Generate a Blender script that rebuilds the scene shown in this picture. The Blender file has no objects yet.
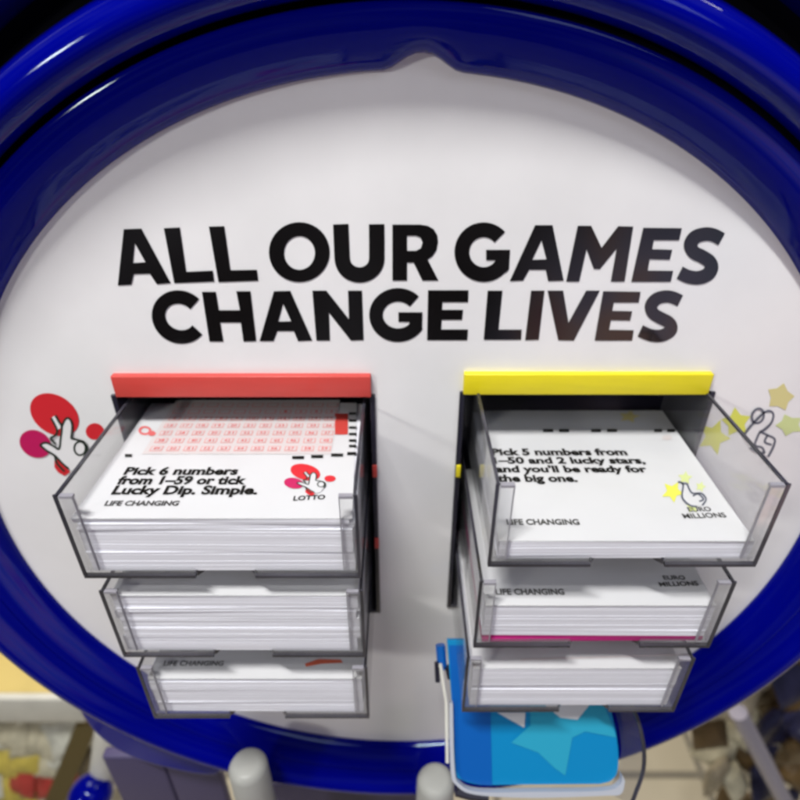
import bpy, bmesh, math, random
from mathutils import Vector, Matrix
from mathutils.geometry import tessellate_polygon

# ------------------------------------------------------------------ camera, world, lamps, exposure
S = 0.22                      # one modelling unit = 22 cm; everything is scaled by this at the end
PITCH = math.radians(31.0); F = 590.0 / 800.0
scene = bpy.context.scene
C = scene.collection
cam = bpy.data.cameras.new("camera"); cam_o = bpy.data.objects.new("camera", cam); C.objects.link(cam_o)
cam.sensor_width = 36.0; cam.lens = 36.0 * F
cam.clip_start = 0.005; cam.clip_end = 100
cam_o.location = (0, -1 * S, 0)
cam_o.rotation_euler = (math.radians(90) - PITCH, 0, 0)
scene.camera = cam_o
cam.dof.use_dof = True; cam.dof.focus_distance = 0.99 * S; cam.dof.aperture_fstop = 9.0

world = bpy.data.worlds.new("World"); scene.world = world; world.use_nodes = True
wn = world.node_tree.nodes; wl = world.node_tree.links
bg = wn['Background']
tc = wn.new('ShaderNodeTexCoord'); nz = wn.new('ShaderNodeTexNoise'); nz.inputs['Scale'].default_value = 3.2
nz.inputs['Detail'].default_value = 3.0
cr = wn.new('ShaderNodeValToRGB')
e = cr.color_ramp.elements
e[0].position = 0.36; e[0].color = (0.015, 0.018, 0.035, 1)
e[1].position = 0.68; e[1].color = (0.66, 0.68, 0.80, 1)
x_ = e.new(0.5); x_.color = (0.17, 0.18, 0.23, 1)
wl.new(tc.outputs['Generated'], nz.inputs['Vector']); wl.new(nz.outputs['Fac'], cr.inputs['Fac'])
bg.inputs['Strength'].default_value = 0.28
dp = wn.new('ShaderNodeVectorMath'); dp.operation = 'DOT_PRODUCT'; dp.inputs[1].default_value = Vector((0.50, -0.72, -0.48)).normalized()  # added bright coloured patch, tints reflections in the right-hand lettering
mr = wn.new('ShaderNodeMapRange'); mr.interpolation_type = 'SMOOTHSTEP'; mr.inputs['From Min'].default_value = 0.90; mr.inputs['From Max'].default_value = 0.985; mr.inputs['To Max'].default_value = 14.0
n2 = wn.new('ShaderNodeTexNoise'); n2.inputs['Scale'].default_value = 9.0; n2.inputs['Detail'].default_value = 2.0
hs = wn.new('ShaderNodeValToRGB'); he = hs.color_ramp.elements
he[0].position = 0.30; he[0].color = (0.22, 0.05, 0.13, 1); he[1].position = 0.70; he[1].color = (0.10, 0.22, 0.26, 1)
for p_, c_ in ((0.42, (0.42, 0.24, 0.17, 1)), (0.50, (0.26, 0.25, 0.36, 1)), (0.60, (0.15, 0.15, 0.24, 1))): k_ = he.new(p_); k_.color = c_
sc_ = wn.new('ShaderNodeVectorMath'); sc_.operation = 'SCALE'; ad = wn.new('ShaderNodeVectorMath')
wl.new(tc.outputs['Generated'], dp.inputs[0]); wl.new(dp.outputs['Value'], mr.inputs['Value']); wl.new(tc.outputs['Generated'], n2.inputs['Vector'])
wl.new(n2.outputs['Fac'], hs.inputs['Fac']); wl.new(hs.outputs['Color'], sc_.inputs[0]); wl.new(mr.outputs['Result'], sc_.inputs['Scale'])
wl.new(cr.outputs['Color'], ad.inputs[0]); wl.new(sc_.outputs['Vector'], ad.inputs[1]); wl.new(ad.outputs['Vector'], bg.inputs['Color'])

def area(name, loc, target, sx, sy, power, col):
    l = bpy.data.lights.new(name, 'AREA'); l.shape = 'RECTANGLE'; l.size = sx * S; l.size_y = sy * S
    l.energy = power; l.color = col
    o = bpy.data.objects.new(name, l); C.objects.link(o)
    o.location = Vector(loc) * S
    d = (Vector(target) - Vector(loc)); o.rotation_euler = d.to_track_quat('-Z', 'Y').to_euler()
    return o
area("ceiling_or_fill_lamp", (-1.2, -2.2, 4.8), (0, 0, -0.8), 2.0, 0.20, 23.5, (0.98, 0.975, 0.94))
area("ceiling_or_fill_lamp", (2.4, -3.6, 3.2), (0, 0, -0.8), 2.5, 1.5, 2.0, (0.80, 0.85, 1.0))  # added frontal fill for the board, stands for no ceiling fitting
area("ceiling_or_fill_lamp", (-6.6, -7.4, 3.1), (0, 0, -0.5), 1.1, 0.75, 13.0, (1.0, 0.98, 0.92))
area("ceiling_or_fill_lamp", (-2.0, 5.0, 5.0), (-3.5, 4.0, -5), 3.0, 3.0, 22.0, (1.0, 0.9, 0.72))
area("ceiling_or_fill_lamp", (3.2, 4.0, 4.0), (3.2, 3.0, -5), 3.0, 3.0, 21.0, (1.0, 0.93, 0.82))

scene.view_settings.view_transform = 'Standard'; scene.view_settings.look = 'None'
scene.view_settings.exposure = 0.0; scene.view_settings.gamma = 1.0
scene.render.engine = 'CYCLES'
scene.cycles.use_denoising = True
scene.cycles.max_bounces = 12; scene.cycles.transparent_max_bounces = 24
scene.cycles.pixel_filter_type = 'BLACKMAN_HARRIS'; scene.cycles.filter_width = 3.0

# ------------------------------------------------------------------ measuring: where a sight line meets a plane of the place
SN, CS = math.sin(PITCH), math.cos(PITCH)
def ray(px, py):
    u = (px - 400) / 590.0; v = -(py - 400) / 590.0
    return u, CS + v * SN, -SN + v * CS
def on_y(px, py, y=0.0):
    a, b, c = ray(px, py); t = (y + 1) / b
    return Vector((a * t, y, c * t))
def on_z(px, py, z):
    a, b, c = ray(px, py); t = z / c
    return Vector((a * t, -1 + b * t, z))

# ------------------------------------------------------------------ materials
MATS = {}
def mat(name, col, rough=0.5, **kw):
    if name in MATS: return MATS[name]
    m = bpy.data.materials.new(name); m.use_nodes = True
    nt = m.node_tree; b = nt.nodes['Principled BSDF']
    b.inputs['Base Color'].default_value = (*col, 1); b.inputs['Roughness'].default_value = rough
    for k, v in kw.items():
        if k in ('noise', 'bump', 'nscale', 'streak'): continue
        b.inputs[k].default_value = v
    ns = kw.get('nscale', 30.0)
    tcn = nt.nodes.new('ShaderNodeTexCoord'); n = nt.nodes.new('ShaderNodeTexNoise')
    n.inputs['Scale'].default_value = ns; n.inputs['Detail'].default_value = 5
    mp = nt.nodes.new('ShaderNodeMapping'); mp.inputs['Scale'].default_value = kw.get('streak', (1, 1, 1))
    nt.links.new(tcn.outputs['Object'], mp.inputs['Vector']); nt.links.new(mp.outputs['Vector'], n.inputs['Vector'])
    if kw.get('noise'):
        a = kw['noise']; mr = nt.nodes.new('ShaderNodeMapRange')
        mr.inputs['From Min'].default_value = 0.3; mr.inputs['From Max'].default_value = 0.7
        mr.inputs['To Min'].default_value = 1 - a; mr.inputs['To Max'].default_value = 1 + a * 0.4
        mx = nt.nodes.new('ShaderNodeVectorMath'); mx.operation = 'SCALE'
        mx.inputs[0].default_value = col
        nt.links.new(n.outputs['Fac'], mr.inputs['Value']); nt.links.new(mr.outputs['Result'], mx.inputs['Scale'])
        nt.links.new(mx.outputs['Vector'], b.inputs['Base Color'])
    if kw.get('noise'):
        r2 = nt.nodes.new('ShaderNodeMapRange'); r2.inputs['From Min'].default_value = 0.3; r2.inputs['From Max'].default_value = 0.7
        r2.inputs['To Min'].default_value = rough * 0.8; r2.inputs['To Max'].default_value = min(1.0, rough * 1.5)
        n3 = nt.nodes.new('ShaderNodeTexNoise'); n3.inputs['Scale'].default_value = ns * 1.7; n3.inputs['Detail'].default_value = 6; nt.links.new(tcn.outputs['Object'], n3.inputs['Vector'])
        nt.links.new(n3.outputs['Fac'], r2.inputs['Value']); nt.links.new(r2.outputs['Result'], b.inputs['Roughness'])
    if kw.get('bump'):
        bp = nt.nodes.new('ShaderNodeBump'); bp.inputs['Strength'].default_value = kw['bump']; bp.inputs['Distance'].default_value = 0.002
        nt.links.new(n.outputs['Fac'], bp.inputs['Height']); nt.links.new(bp.outputs['Normal'], b.inputs['Normal'])
    MATS[name] = m
    return m

def acrylic(name, tint, gloss_rough=0.05):
    m = bpy.data.materials.new(name); m.use_nodes = True
    nt = m.node_tree; nt.nodes.remove(nt.nodes['Principled BSDF'])
    out = nt.nodes['Material Output']
    tr = nt.nodes.new('ShaderNodeBsdfTransparent'); tr.inputs['Color'].default_value = (*tint, 1)
    df = nt.nodes.new('ShaderNodeBsdfDiffuse'); df.inputs['Color'].default_value = (0.55, 0.56, 0.6, 1)
    m0 = nt.nodes.new('ShaderNodeMixShader'); m0.inputs[0].default_value = 0.05
    gl = nt.nodes.new('ShaderNodeBsdfGlossy'); gl.inputs['Roughness'].default_value = gloss_rough
    lw = nt.nodes.new('ShaderNodeLayerWeight'); lw.inputs['Blend'].default_value = 0.5
    pw = nt.nodes.new('ShaderNodeMath'); pw.operation = 'POWER'; pw.inputs[1].default_value = 4.0
    fr = nt.nodes.new('ShaderNodeMath'); fr.operation = 'MULTIPLY_ADD'; fr.inputs[1].default_value = 0.55; fr.inputs[2].default_value = 0.055
    nt.links.new(lw.outputs['Facing'], pw.inputs[0]); nt.links.new(pw.outputs[0], fr.inputs[0])
    mx = nt.nodes.new('ShaderNodeMixShader')
    nt.links.new(tr.outputs[0], m0.inputs[1]); nt.links.new(df.outputs[0], m0.inputs[2])
    nt.links.new(fr.outputs[0], mx.inputs[0]); nt.links.new(m0.outputs[0], mx.inputs[1]); nt.links.new(gl.outputs[0], mx.inputs[2])
    nt.links.new(mx.outputs[0], out.inputs['Surface'])
    MATS[name] = m
    return m

PANEL = mat('white_panel', (0.80, 0.79, 0.80), 0.15, noise=0.05, nscale=5, **{'Specular IOR Level': 0.5})
INK = mat('black_ink', (0.006, 0.005, 0.005), 0.10)
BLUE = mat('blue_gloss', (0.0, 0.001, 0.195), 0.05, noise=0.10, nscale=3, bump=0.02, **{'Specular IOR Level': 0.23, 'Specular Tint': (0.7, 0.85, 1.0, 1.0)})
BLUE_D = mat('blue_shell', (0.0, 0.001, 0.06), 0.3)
BLACK = mat('black_groove', (0.002, 0.002, 0.004), 0.8, **{'Specular IOR Level': 0.05})
DARK = mat('dark_plastic', (0.012, 0.011, 0.022), 0.35)
RED = mat('red_header', (0.56, 0.055, 0.045), 0.35, noise=0.06, nscale=12, streak=(1, 1, 6))
YEL = mat('yellow_header', (0.74, 0.62, 0.01), 0.35, noise=0.05, nscale=12, streak=(1, 1, 6))
PAPER = mat('paper', (0.60, 0.60, 0.62), 0.7, noise=0.02, nscale=10)
PAPER_E = mat('paper_edge', (0.74, 0.74, 0.80), 0.75, noise=0.07, nscale=9, streak=(0.25, 0.25, 26), bump=0.1)
MAG = mat('magenta_paper', (0.36, 0.005, 0.14), 0.5)
EDGE = mat('tir_dark_edge', (0.045, 0.043, 0.056), 0.12, noise=0.5, nscale=9)  # darkness of total internal reflection at acrylic edges, put into the colour
EDGE_L = mat('frosted_edge', (0.30, 0.29, 0.33), 0.3)
CLEAR = acrylic('clear_acrylic', (0.965, 0.965, 0.965))
PINK = mat('pink_ink', (0.68, 0.32, 0.31), 0.6)
PINKD = mat('pink_number_ink', (0.66, 0.13, 0.13), 0.6)
PINKP = mat('pale_pink_ink', (0.59, 0.54, 0.545), 0.6)
REDI = mat('red_ink', (0.62, 0.02, 0.03), 0.3)
MAGI = mat('magenta_ink', (0.50, 0.008, 0.10), 0.3)
GREEN = mat('dark_green_ink', (0.018, 0.03, 0.02), 0.3)
YI = mat('yellow_ink', (0.72, 0.72, 0.10), 0.35)
YI2 = mat('pale_yellow_ink', (0.68, 0.60, 0.26), 0.35)
YG = mat('lime_ink', (0.62, 0.68, 0.30), 0.35)
SLATE = mat('slate_ink', (0.10, 0.11, 0.15), 0.35)
SINK = mat('slip_ink', (0.012, 0.011, 0.010), 0.7, **{'Specular IOR Level': 0.1})
GREYI = mat('grey_ink', (0.06, 0.06, 0.06), 0.5)
CYAN = mat('cyan_ink', (0.0, 0.20, 0.45), 0.35)
CYANL = mat('light_cyan_ink', (0.02, 0.30, 0.46), 0.35)
CYAND = mat('deep_blue_ink', (0.0, 0.09, 0.38), 0.35)
CREAM = mat('cream_plastic', (0.62, 0.61, 0.56), 0.4, noise=0.08, nscale=8)
LILAC = mat('lilac_plastic', (0.055, 0.045, 0.115), 0.5)

# ------------------------------------------------------------------ helpers
def tag(o, label=None, cat=None, group=None, kind=None):
    if label: o['label'] = label
    if cat: o['category'] = cat
    if group: o['group'] = group
    if kind: o['kind'] = kind
    return o
def empty(name, loc, label, cat, group=None):
    o = bpy.data.objects.new(name, None); C.objects.link(o); o.location = loc; o.empty_display_size = 0.05
    return tag(o, label, cat, group)
def link(name, me, mats, parent=None, loc=None, smooth=False):
    for m in (mats if isinstance(mats, (list, tuple)) else [mats]): me.materials.append(m)
    o = bpy.data.objects.new(name, me); C.objects.link(o)
    if parent is not None:
        o.parent = parent
        o.location = -Vector(parent.location) if parent.type == 'EMPTY' and loc is None and parent.parent is None else (loc or (0, 0, 0))
    elif loc: o.location = loc
    if smooth:
        for p in me.polygons: p.use_smooth = True
    return o
class MB:
    def __init__(s): s.v = []; s.f = []; s.mi = []
    def add(s, vs, fs, mi=0):
        n = len(s.v); s.v += [tuple(q) for q in vs]; s.f += [tuple(i + n for i in f) for f in fs]; s.mi += [mi] * len(fs)
    def box(s, x0, x1, y0, y1, z0, z1, mi=0):
        vs = [(x, y, z) for z in (z0, z1) for y in (y0, y1) for x in (x0, x1)]
        s.add(vs, [(0, 2, 3, 1), (4, 5, 7, 6), (0, 1, 5, 4), (2, 6, 7, 3), (0, 4, 6, 2), (1, 3, 7, 5)], mi)
    def poly(s, outer, holes=(), put=None, mi=0):
        loops = [list(outer)] + [list(h) for h in holes]
        tl = [[Vector((a, b, 0)) for a, b in L] for L in loops]
        tris = tessellate_polygon(tl)
        pts = [p for L in loops for p in L]
        P3 = [put(a, b) for a, b in pts]
        s.add(P3, tris, mi)
    def build(s, name, mats, parent=None, bevel=0, loc=None, face=None):
        me = bpy.data.meshes.new(name); me.from_pydata(s.v, [], s.f); 
        for p, k in zip(me.polygons, s.mi): p.material_index = k
        bm = bmesh.new(); bm.from_mesh(me)
        if face is None:
            bmesh.ops.recalc_face_normals(bm, faces=bm.faces)
        else:
            for f in bm.faces:
                f.normal_update()
                if f.normal.dot(Vector(face)) < 0: f.normal_flip()
        bm.to_mesh(me); bm.free(); me.update()
        o = link(name, me, mats, parent, loc)
        if bevel:
            b = o.modifiers.new('bevel', 'BEVEL'); b.width = bevel; b.segments = 3; b.limit_method = 'ANGLE'
            for p in me.polygons: p.use_smooth = True
            b.harden_normals = False
            b.width = bevel
        return o
def stroke(pts, w):
    P = [Vector((a, b)) for a, b in pts]; L = []; R = []
    for i, p in enumerate(P):
        d1 = (P[i] - P[i - 1]).normalized() if i > 0 else (P[1] - P[0]).normalized()
        d2 = (P[i + 1] - P[i]).normalized() if i < len(P) - 1 else d1
        t = (d1 + d2).normalized(); n = Vector((-t.y, t.x)); k = 1 / max(0.5, n.dot(Vector((-d1.y, d1.x))))
        L.append(p + n * w / 2 * k); R.append(p - n * w / 2 * k)
    return [(q.x, q.y) for q in L + R[::-1]]
def arc(cx, cy, rx, ry, a0, a1, n=24, shear=0.0):
    out = []
    for i in range(n + 1):
        a = math.radians(a0 + (a1 - a0) * i / n); y = cy - ry * math.sin(a)
        out.append((cx + rx * math.cos(a) + shear * (y - cy), y))
    return out
def ell(cx, cy, rx, ry, rot=0, n=40, shear=0.0):
    r = math.radians(rot); out = []
    for i in range(n):
        a = 2 * math.pi * i / n; x = rx * math.cos(a); y = ry * math.sin(a)
        xx = x * math.cos(r) - y * math.sin(r); yy = x * math.sin(r) + y * math.cos(r)
        out.append((cx + xx + shear * yy, cy + yy))
    return out
def smooth(pts, n=6):
    out = []
    for i in range(len(pts) - 1):
        p0 = pts[max(i - 1, 0)]; p1 = pts[i]; p2 = pts[i + 1]; p3 = pts[min(i + 2, len(pts) - 1)]
        for k in range(n):
            t = k / n
            out.append(tuple(0.5 * ((2 * p1[j]) + (-p0[j] + p2[j]) * t + (2 * p0[j] - 5 * p1[j] + 4 * p2[j] - p3[j]) * t * t + (-p0[j] + 3 * p1[j] - 3 * p2[j] + p3[j]) * t ** 3) for j in (0, 1)))
    out.append(pts[-1]); return out
def star(cx, cy, r, rot=0, ry=1.0, inner=0.5, n=5):
    return [(cx + (r if i % 2 == 0 else r * inner) * math.sin(rot + i * math.pi / n), cy - ry * (r if i % 2 == 0 else r * inner) * math.cos(rot + i * math.pi / n)) for i in range(2 * n)]
def lathe(prof, a0=0.0, a1=360.0, n=192, xs=1.0, zs=1.0, c=(0, 0), close=False, notch=None):
    """prof: list of (radius, y); spun about the y axis"""
    full = abs(a1 - a0 - 360) < 1e-6; vs = []; fs = []; m = len(prof); N = n if full else n + 1
    for i in range(N):
        a = math.radians(a0 + (a1 - a0) * i / n)
        for r, y in prof:
            rr = r
            if notch: rr = notch(r, y, a)
            vs.append((c[0] + rr * math.cos(a) * xs, y, c[1] + rr * math.sin(a) * zs))
    for i in range(n):
        j = (i + 1) % N
        for k in range(m - 1 + (1 if close else 0)):
            k2 = (k + 1) % m
            fs.append((i * m + k, i * m + k2, j * m + k2, j * m + k))
    return vs, fs
def text_mesh(body, put, x0, x1, bold=0.02, ext=1.0):
    """built-in font, laid out so the line runs from x0 to x1 (unit square handed to put(u, v): v in cap heights)"""
    cu = bpy.data.curves.new('t', 'FONT'); cu.body = body; cu.size = 1.0; cu.offset = bold; cu.resolution_u = 3
    o = bpy.data.objects.new('t', cu); C.objects.link(o); bpy.context.view_layer.update()
    me = bpy.data.meshes.new_from_object(o.evaluated_get(bpy.context.evaluated_depsgraph_get()))
    xs = [v.co.x for v in me.vertices]; a, b = min(xs), max(xs)
    vs = [put(x0 + (v.co.x - a) / (b - a) * (x1 - x0), v.co.y / 0.72) for v in me.vertices]
    fs = [tuple(p.vertices) for p in me.polygons]
    bpy.data.objects.remove(o); bpy.data.meshes.remove(me); bpy.data.curves.remove(cu)
    return vs, fs

CX, CZ, RX, RZ = 0.011, -0.918, 0.911, 0.889

# ------------------------------------------------------------------ the stand: panel with two openings, lettering, emblems, rim
stand = empty('display_stand', (CX, 0.1, -2.2), 'round white board in a glossy blue rim reading ALL OUR GAMES CHANGE LIVES', 'display stand')
OPEN = [(-0.5600, -0.0560, -1.215, -0.587), (0.1240, 0.6100, -1.195, -0.5803)]
def tabr(a):
    d = (a - math.radians(88.6)) * 0.9
    return 0.019 * (1 - (d / 0.058) ** 2) ** 2.0 if abs(d) < 0.058 else 0.0
circ = [(CX + (1.005 * RX + tabr(a)) * math.cos(a), CZ + (1.005 * RZ + tabr(a)) * math.sin(a)) for a in [2 * math.pi * i / 480 for i in range(480)]]
mb = MB()
holes = [[(x0, z0), (x1, z0), (x1, z1), (x0, z1)] for x0, x1, z0, z1 in OPEN]
mb.poly(circ, holes, lambda a, b: (a, 0, b))
mb.build('panel', PANEL, stand, face=(0, -1, 0))

def at(k, ox, oy, s=5.0, dy=0.0012):
    """print traced at scale s from corner (ox, oy), lying on the panel"""
    def f(a, b):
        q = on_y(ox + a / s, oy + b / s, 0.0); return (q.x, -dy, q.z)
    return f
I1 = at(0, 110, 210); I2 = at(0, 260, 210); I3 = at(0, 420, 210); I4 = at(0, 570, 210)
row1 = MB(); row2 = MB()
def wide(f):
    return f
# first line
row1.poly([(70, 95), (158, 92), (305, 365), (235, 370), (200, 318), (120, 320), (108, 373), (40, 376)], [[(125, 165), (178, 260), (116, 264)]], I1)
row1.poly([(270, 90), (350, 86), (382, 308), (515, 302), (522, 357), (322, 365)], (), I1)
row1.poly([(495, 82), (572, 80), (603, 300), (735, 298), (742, 353), (543, 360)], (), I1)
row1.poly(ell(197, 210, 152, 150), [ell(198, 214, 77, 84)], I2)
row1.poly(stroke([(404, 70), (407, 150), (411, 240)] + arc(498, 242, 86, 82, 180, 360, 20)[1:] + [(584, 150), (583, 70)], 77), (), I2)
row1.poly([(662, 72), (800, 72), (838, 78), (868, 95), (886, 125), (890, 158), (882, 200), (862, 230), (838, 247), (892, 352), (812, 352), (768, 262), (735, 262), (735, 352), (662, 352)],
          [[(735, 128), (780, 128), (803, 137), (813, 162), (804, 190), (780, 203), (735, 203)]], I2)
row1.poly(stroke(arc(318, 210, 109, 112, 42, 331, 34, 0.0), 74), (), I3)
row1.poly([(330, 198), (450, 198), (444, 296), (428, 312), (380, 290), (376, 250), (330, 250)], (), at(0, 420, 210, dy=0.0014))
row1.poly([(575, 75), (662, 75), (718, 352), (640, 355), (628, 298), (545, 298), (515, 352), (448, 355)], [[(607, 150), (632, 246), (560, 248)]], I3)
row1.poly([(38, 78), (105, 78), (157, 188), (240, 80), (315, 82), (272, 357), (203, 357), (232, 192), (148, 295), (118, 293), (82, 195), (45, 357), (-20, 357)], (), I4)
row1.poly([(365, 88), (558, 90), (545, 150), (418, 150), (410, 195), (510, 198), (498, 248), (397, 245), (388, 302), (515, 303), (503, 358), (305, 358)], (), I4)
row1.poly(stroke(smooth([(757, 145), (715, 124), (672, 120), (625, 135), (602, 172), (618, 210), (660, 232), (697, 258), (706, 290), (685, 322), (640, 338), (590, 332), (547, 312)]), 68), (), I4)
# second line
row2.poly(stroke(arc(350, 534, 106, 100, 40, 320, 34, 0.10), 68), (), I1)
row2.poly([(460, 408), (530, 408), (545, 500), (650, 500), (632, 405), (703, 405), (732, 655), (668, 657), (655, 562), (552, 562), (568, 657), (498, 657)], (), I1)
row2.poly([(70, 405), (152, 403), (262, 652), (190, 655), (170, 605), (87, 605), (68, 655), (-2, 655)], [[(116, 468), (156, 555), (92, 557)]], I2)
row2.poly([(262, 402), (332, 402), (445, 545), (440, 402), (510, 402), (518, 650), (455, 652), (345, 512), (350, 652), (282, 652)], (), I2)
row2.poly(stroke(arc(690, 524, 110, 101, 42, 331, 34, 0.0), 68), (), I2)
row2.poly([(692, 510), (812, 510), (810, 592), (796, 608), (748, 590), (746, 558), (692, 558)], (), at(0, 260, 210, dy=0.0014))
row2.poly([(40, 400), (242, 400), (240, 460), (112, 460), (110, 498), (215, 498), (210, 548), (108, 548), (106, 596), (240, 596), (236, 650), (35, 650)], (), I3)
row2.poly([(338, 402), (412, 402), (392, 597), (508, 597), (505, 648), (318, 648)], (), I3)
row2.poly([(555, 402), (622, 402), (593, 648), (525, 650)], (), I3)
row2.poly([(637, 402), (715, 402), (742, 562), (830, 402), (898, 402), (768, 652), (690, 650)], (), I3)
row2.poly([(165, 405), (352, 408), (343, 462), (218, 462), (210, 503), (310, 505), (300, 552), (204, 550), (195, 598), (318, 600), (310, 652), (122, 652)], (), I4)
row2.poly(stroke(smooth([(550, 453), (512, 436), (472, 432), (430, 445), (404, 478), (415, 515), (450, 538), (492, 560), (506, 588), (490, 612), (450, 628), (400, 624), (350, 603)]), 62), (), I4)
o = row1.build('lettering', INK, stand, face=(0, -1, 0)); o['label'] = 'black lettering ALL OUR GAMES'
o = row2.build('lettering', INK, stand, face=(0, -1, 0)); o['label'] = 'black lettering CHANGE LIVES'

# emblems (printed on the board; also reused small on the slips)
def crossed_hand(mapf, parent, name='emblem', label=None, face=(0, -1, 0), lift=None):
    m = MB()
    L = lambda k: (lambda a, b: mapf(a, b, k))
    m.poly(ell(325, 250, 192, 138, 33), (), L(0), 0)
    m.poly(ell(187, 462, 120, 96, 28), (), L(1), 1)
    m.poly(ell(618, 372, 66, 60, 0), (), L(0), 0)
    m.poly([(325, 585), (360, 570), (400, 615), (440, 665), (400, 695), (350, 668), (325, 630)], (), L(1), 0)
    hand = [(222, 468), (262, 452), (310, 475), (368, 500), (378, 420), (385, 330), (405, 280), (435, 276), (455, 320), (448, 420), (492, 436), (545, 445), (568, 500), (540, 570), (500, 640), (450, 655), (385, 600), (330, 545), (270, 505)]
    m.poly(hand, (), L(2), 2)
    m.poly([(303, 272), (334, 252), (376, 312), (368, 350), (346, 356)], (), L(2), 2)
    for st in ([(222, 468), (262, 450), (315, 472), (360, 496), (372, 420), (380, 335), (360, 300), (334, 252)], [(303, 272), (346, 360), (330, 400), (300, 420), (335, 460)],
               [(380, 335), (405, 282), (435, 276), (456, 325), (448, 420)], [(448, 420), (500, 432), (545, 450), (566, 500), (540, 560)],
               [(330, 545), (345, 600), (400, 660)], [(222, 468), (270, 508), (330, 545), (385, 602), (430, 640)]):
        m.poly(stroke(smooth(st, 4), 15), (), L(3), 3)
    m.poly(ell(512, 492, 48, 56, 0), [ell(512, 492, 34, 42, 0)], L(3), 3)
    o = m.build(name, [REDI, MAGI, PANEL if parent is stand else PAPER, GREEN], parent, face=face)
    if label: o['label'] = label
    return o
def panel_map(ox, oy, s):
    def f(a, b, k=0):
        q = on_y(ox + a / s, oy + b / s, 0.0); return (q.x, -0.0010 - 0.0005 * k, q.z)
    return f
crossed_hand(panel_map(10, 380, 7.27), stand, 'emblem', 'red crossed-fingers emblem printed left of the trays')
m = MB(); pm = panel_map(690, 370, 7.27); L = lambda k: (lambda a, b: pm(a, b, k))
m.poly(star(655, 195, 104, 0.25, inner=0.66), (), L(0), 1)
m.poly(star(722, 398, 104, 0.9, 0.8, inner=0.64), (), L(0), 2)
m.poly(star(335, 380, 112, -0.1, inner=0.56), (), L(0), 0)
m.poly(star(172, 485, 122, 0.4, 1.1, inner=0.5), (), L(0), 0)
m.poly([(385, 490), (540, 315), (600, 310), (595, 370), (510, 440), (615, 500), (560, 625), (430, 560)], (), L(1), 3)
m.poly(ell(490, 330, 50, 62, 20), [ell(490, 330, 34, 46, 20)], L(2), 4)
for st in ([(380, 480), (440, 400), (530, 310), (575, 295), (602, 318), (590, 375), (545, 425), (505, 445)], [(505, 445), (560, 470), (612, 500), (600, 560), (565, 625)], [(560, 470), (540, 520), (590, 540)],
           [(505, 445), (480, 500), (470, 545), (520, 560), (540, 600)], [(430, 560), (480, 590), (540, 600)]):
    m.poly(stroke(smooth(st, 4), 16), (), L(2), 4)
o = m.build('emblem', [YI, YI2, YG, PANEL, SLATE], stand, face=(0, -1, 0)); o['label'] = 'yellow star emblem with outlined hand right of the trays'

def bump(a):
    d = (a - math.radians(88.6)) * 0.9
    return (1 - (d / 0.058) ** 2) ** 2.0 if abs(d) < 0.058 else 0.0
def notch(r, y, a):
    return r + bump(a) * max(0.0, 0.930 - r) * 0.52
# rim: a glossy blue moulding with a black groove; a small round tab of the board shows at the top
prof = [(0.885, 0.012), (0.888, -0.006), (0.891, -0.014), (0.896, -0.021), (0.903, -0.028), (0.912, -0.035), (0.922, -0.042), (0.933, -0.048), (0.945, -0.053), (0.956, -0.056), (0.965, -0.056), (0.970, -0.053)]
vs, fs = lathe(prof, c=(CX, CZ), xs=1.02, zs=1.0, n=480, notch=notch)
mb = MB(); mb.add(vs, fs); mb.build('inner_rim', BLUE, stand)
vs, fs = lathe([(0.967, -0.050), (0.969, -0.030), (0.981, -0.030), (0.983, -0.055)], -12, 192, c=(CX, CZ), xs=1.02, n=160)
mb = MB(); mb.add(vs, fs); mb.build('groove', BLACK, stand)
vs, fs = lathe([(0.950, -0.0560), (0.962, -0.0605), (0.975, -0.0665), (0.988, -0.0765), (0.996, -0.0845)], 192, 348, c=(CX, CZ), xs=1.02, n=160)
mb = MB(); mb.add(vs, fs); mb.build('groove_filler', BLUE, stand)
prof = [(0.980, -0.050), (0.983, -0.064), (0.990, -0.078), (1.000, -0.086), (1.013, -0.090), (1.026, -0.086), (1.038, -0.075), (1.048, -0.058), (1.056, -0.038), (1.060, -0.010), (1.060, 0.03), (1.050, 0.07)]
vs, fs = lathe(prof, c=(CX, CZ), xs=1.02, n=256)
mb = MB(); mb.add(vs, fs); mb.build('outer_rim', BLUE, stand)
for o in list(bpy.data.objects):
    if o.name.startswith(('inner_rim', 'outer_rim', 'groove')):
        for p in o.data.polygons: p.use_smooth = True
# rear shell of the stand, a second dark-blue hoop behind the rim over the top
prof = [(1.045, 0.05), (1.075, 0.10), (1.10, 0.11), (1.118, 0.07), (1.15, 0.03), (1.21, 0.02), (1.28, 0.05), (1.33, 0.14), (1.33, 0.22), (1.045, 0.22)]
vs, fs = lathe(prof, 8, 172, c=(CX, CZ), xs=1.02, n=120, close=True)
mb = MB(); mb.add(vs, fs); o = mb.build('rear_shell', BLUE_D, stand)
for p in o.data.polygons: p.use_smooth = True
vs, fs = lathe([(1.056, 0.030), (1.068, 0.070), (1.085, 0.092), (1.102, 0.092), (1.118, 0.064)], 8, 172, c=(CX, CZ), xs=1.02, n=120); mb = MB(); mb.add(vs, fs); mb.build('rear_groove', BLACK, stand)
# closed back behind the board
mb = MB(); vs, fs = lathe([(1.05, 0.22), (0.001, 0.23)], c=(CX, CZ), xs=1.0, n=96); mb.add(vs, fs); mb.build('back_plate', BLACK, stand)
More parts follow.
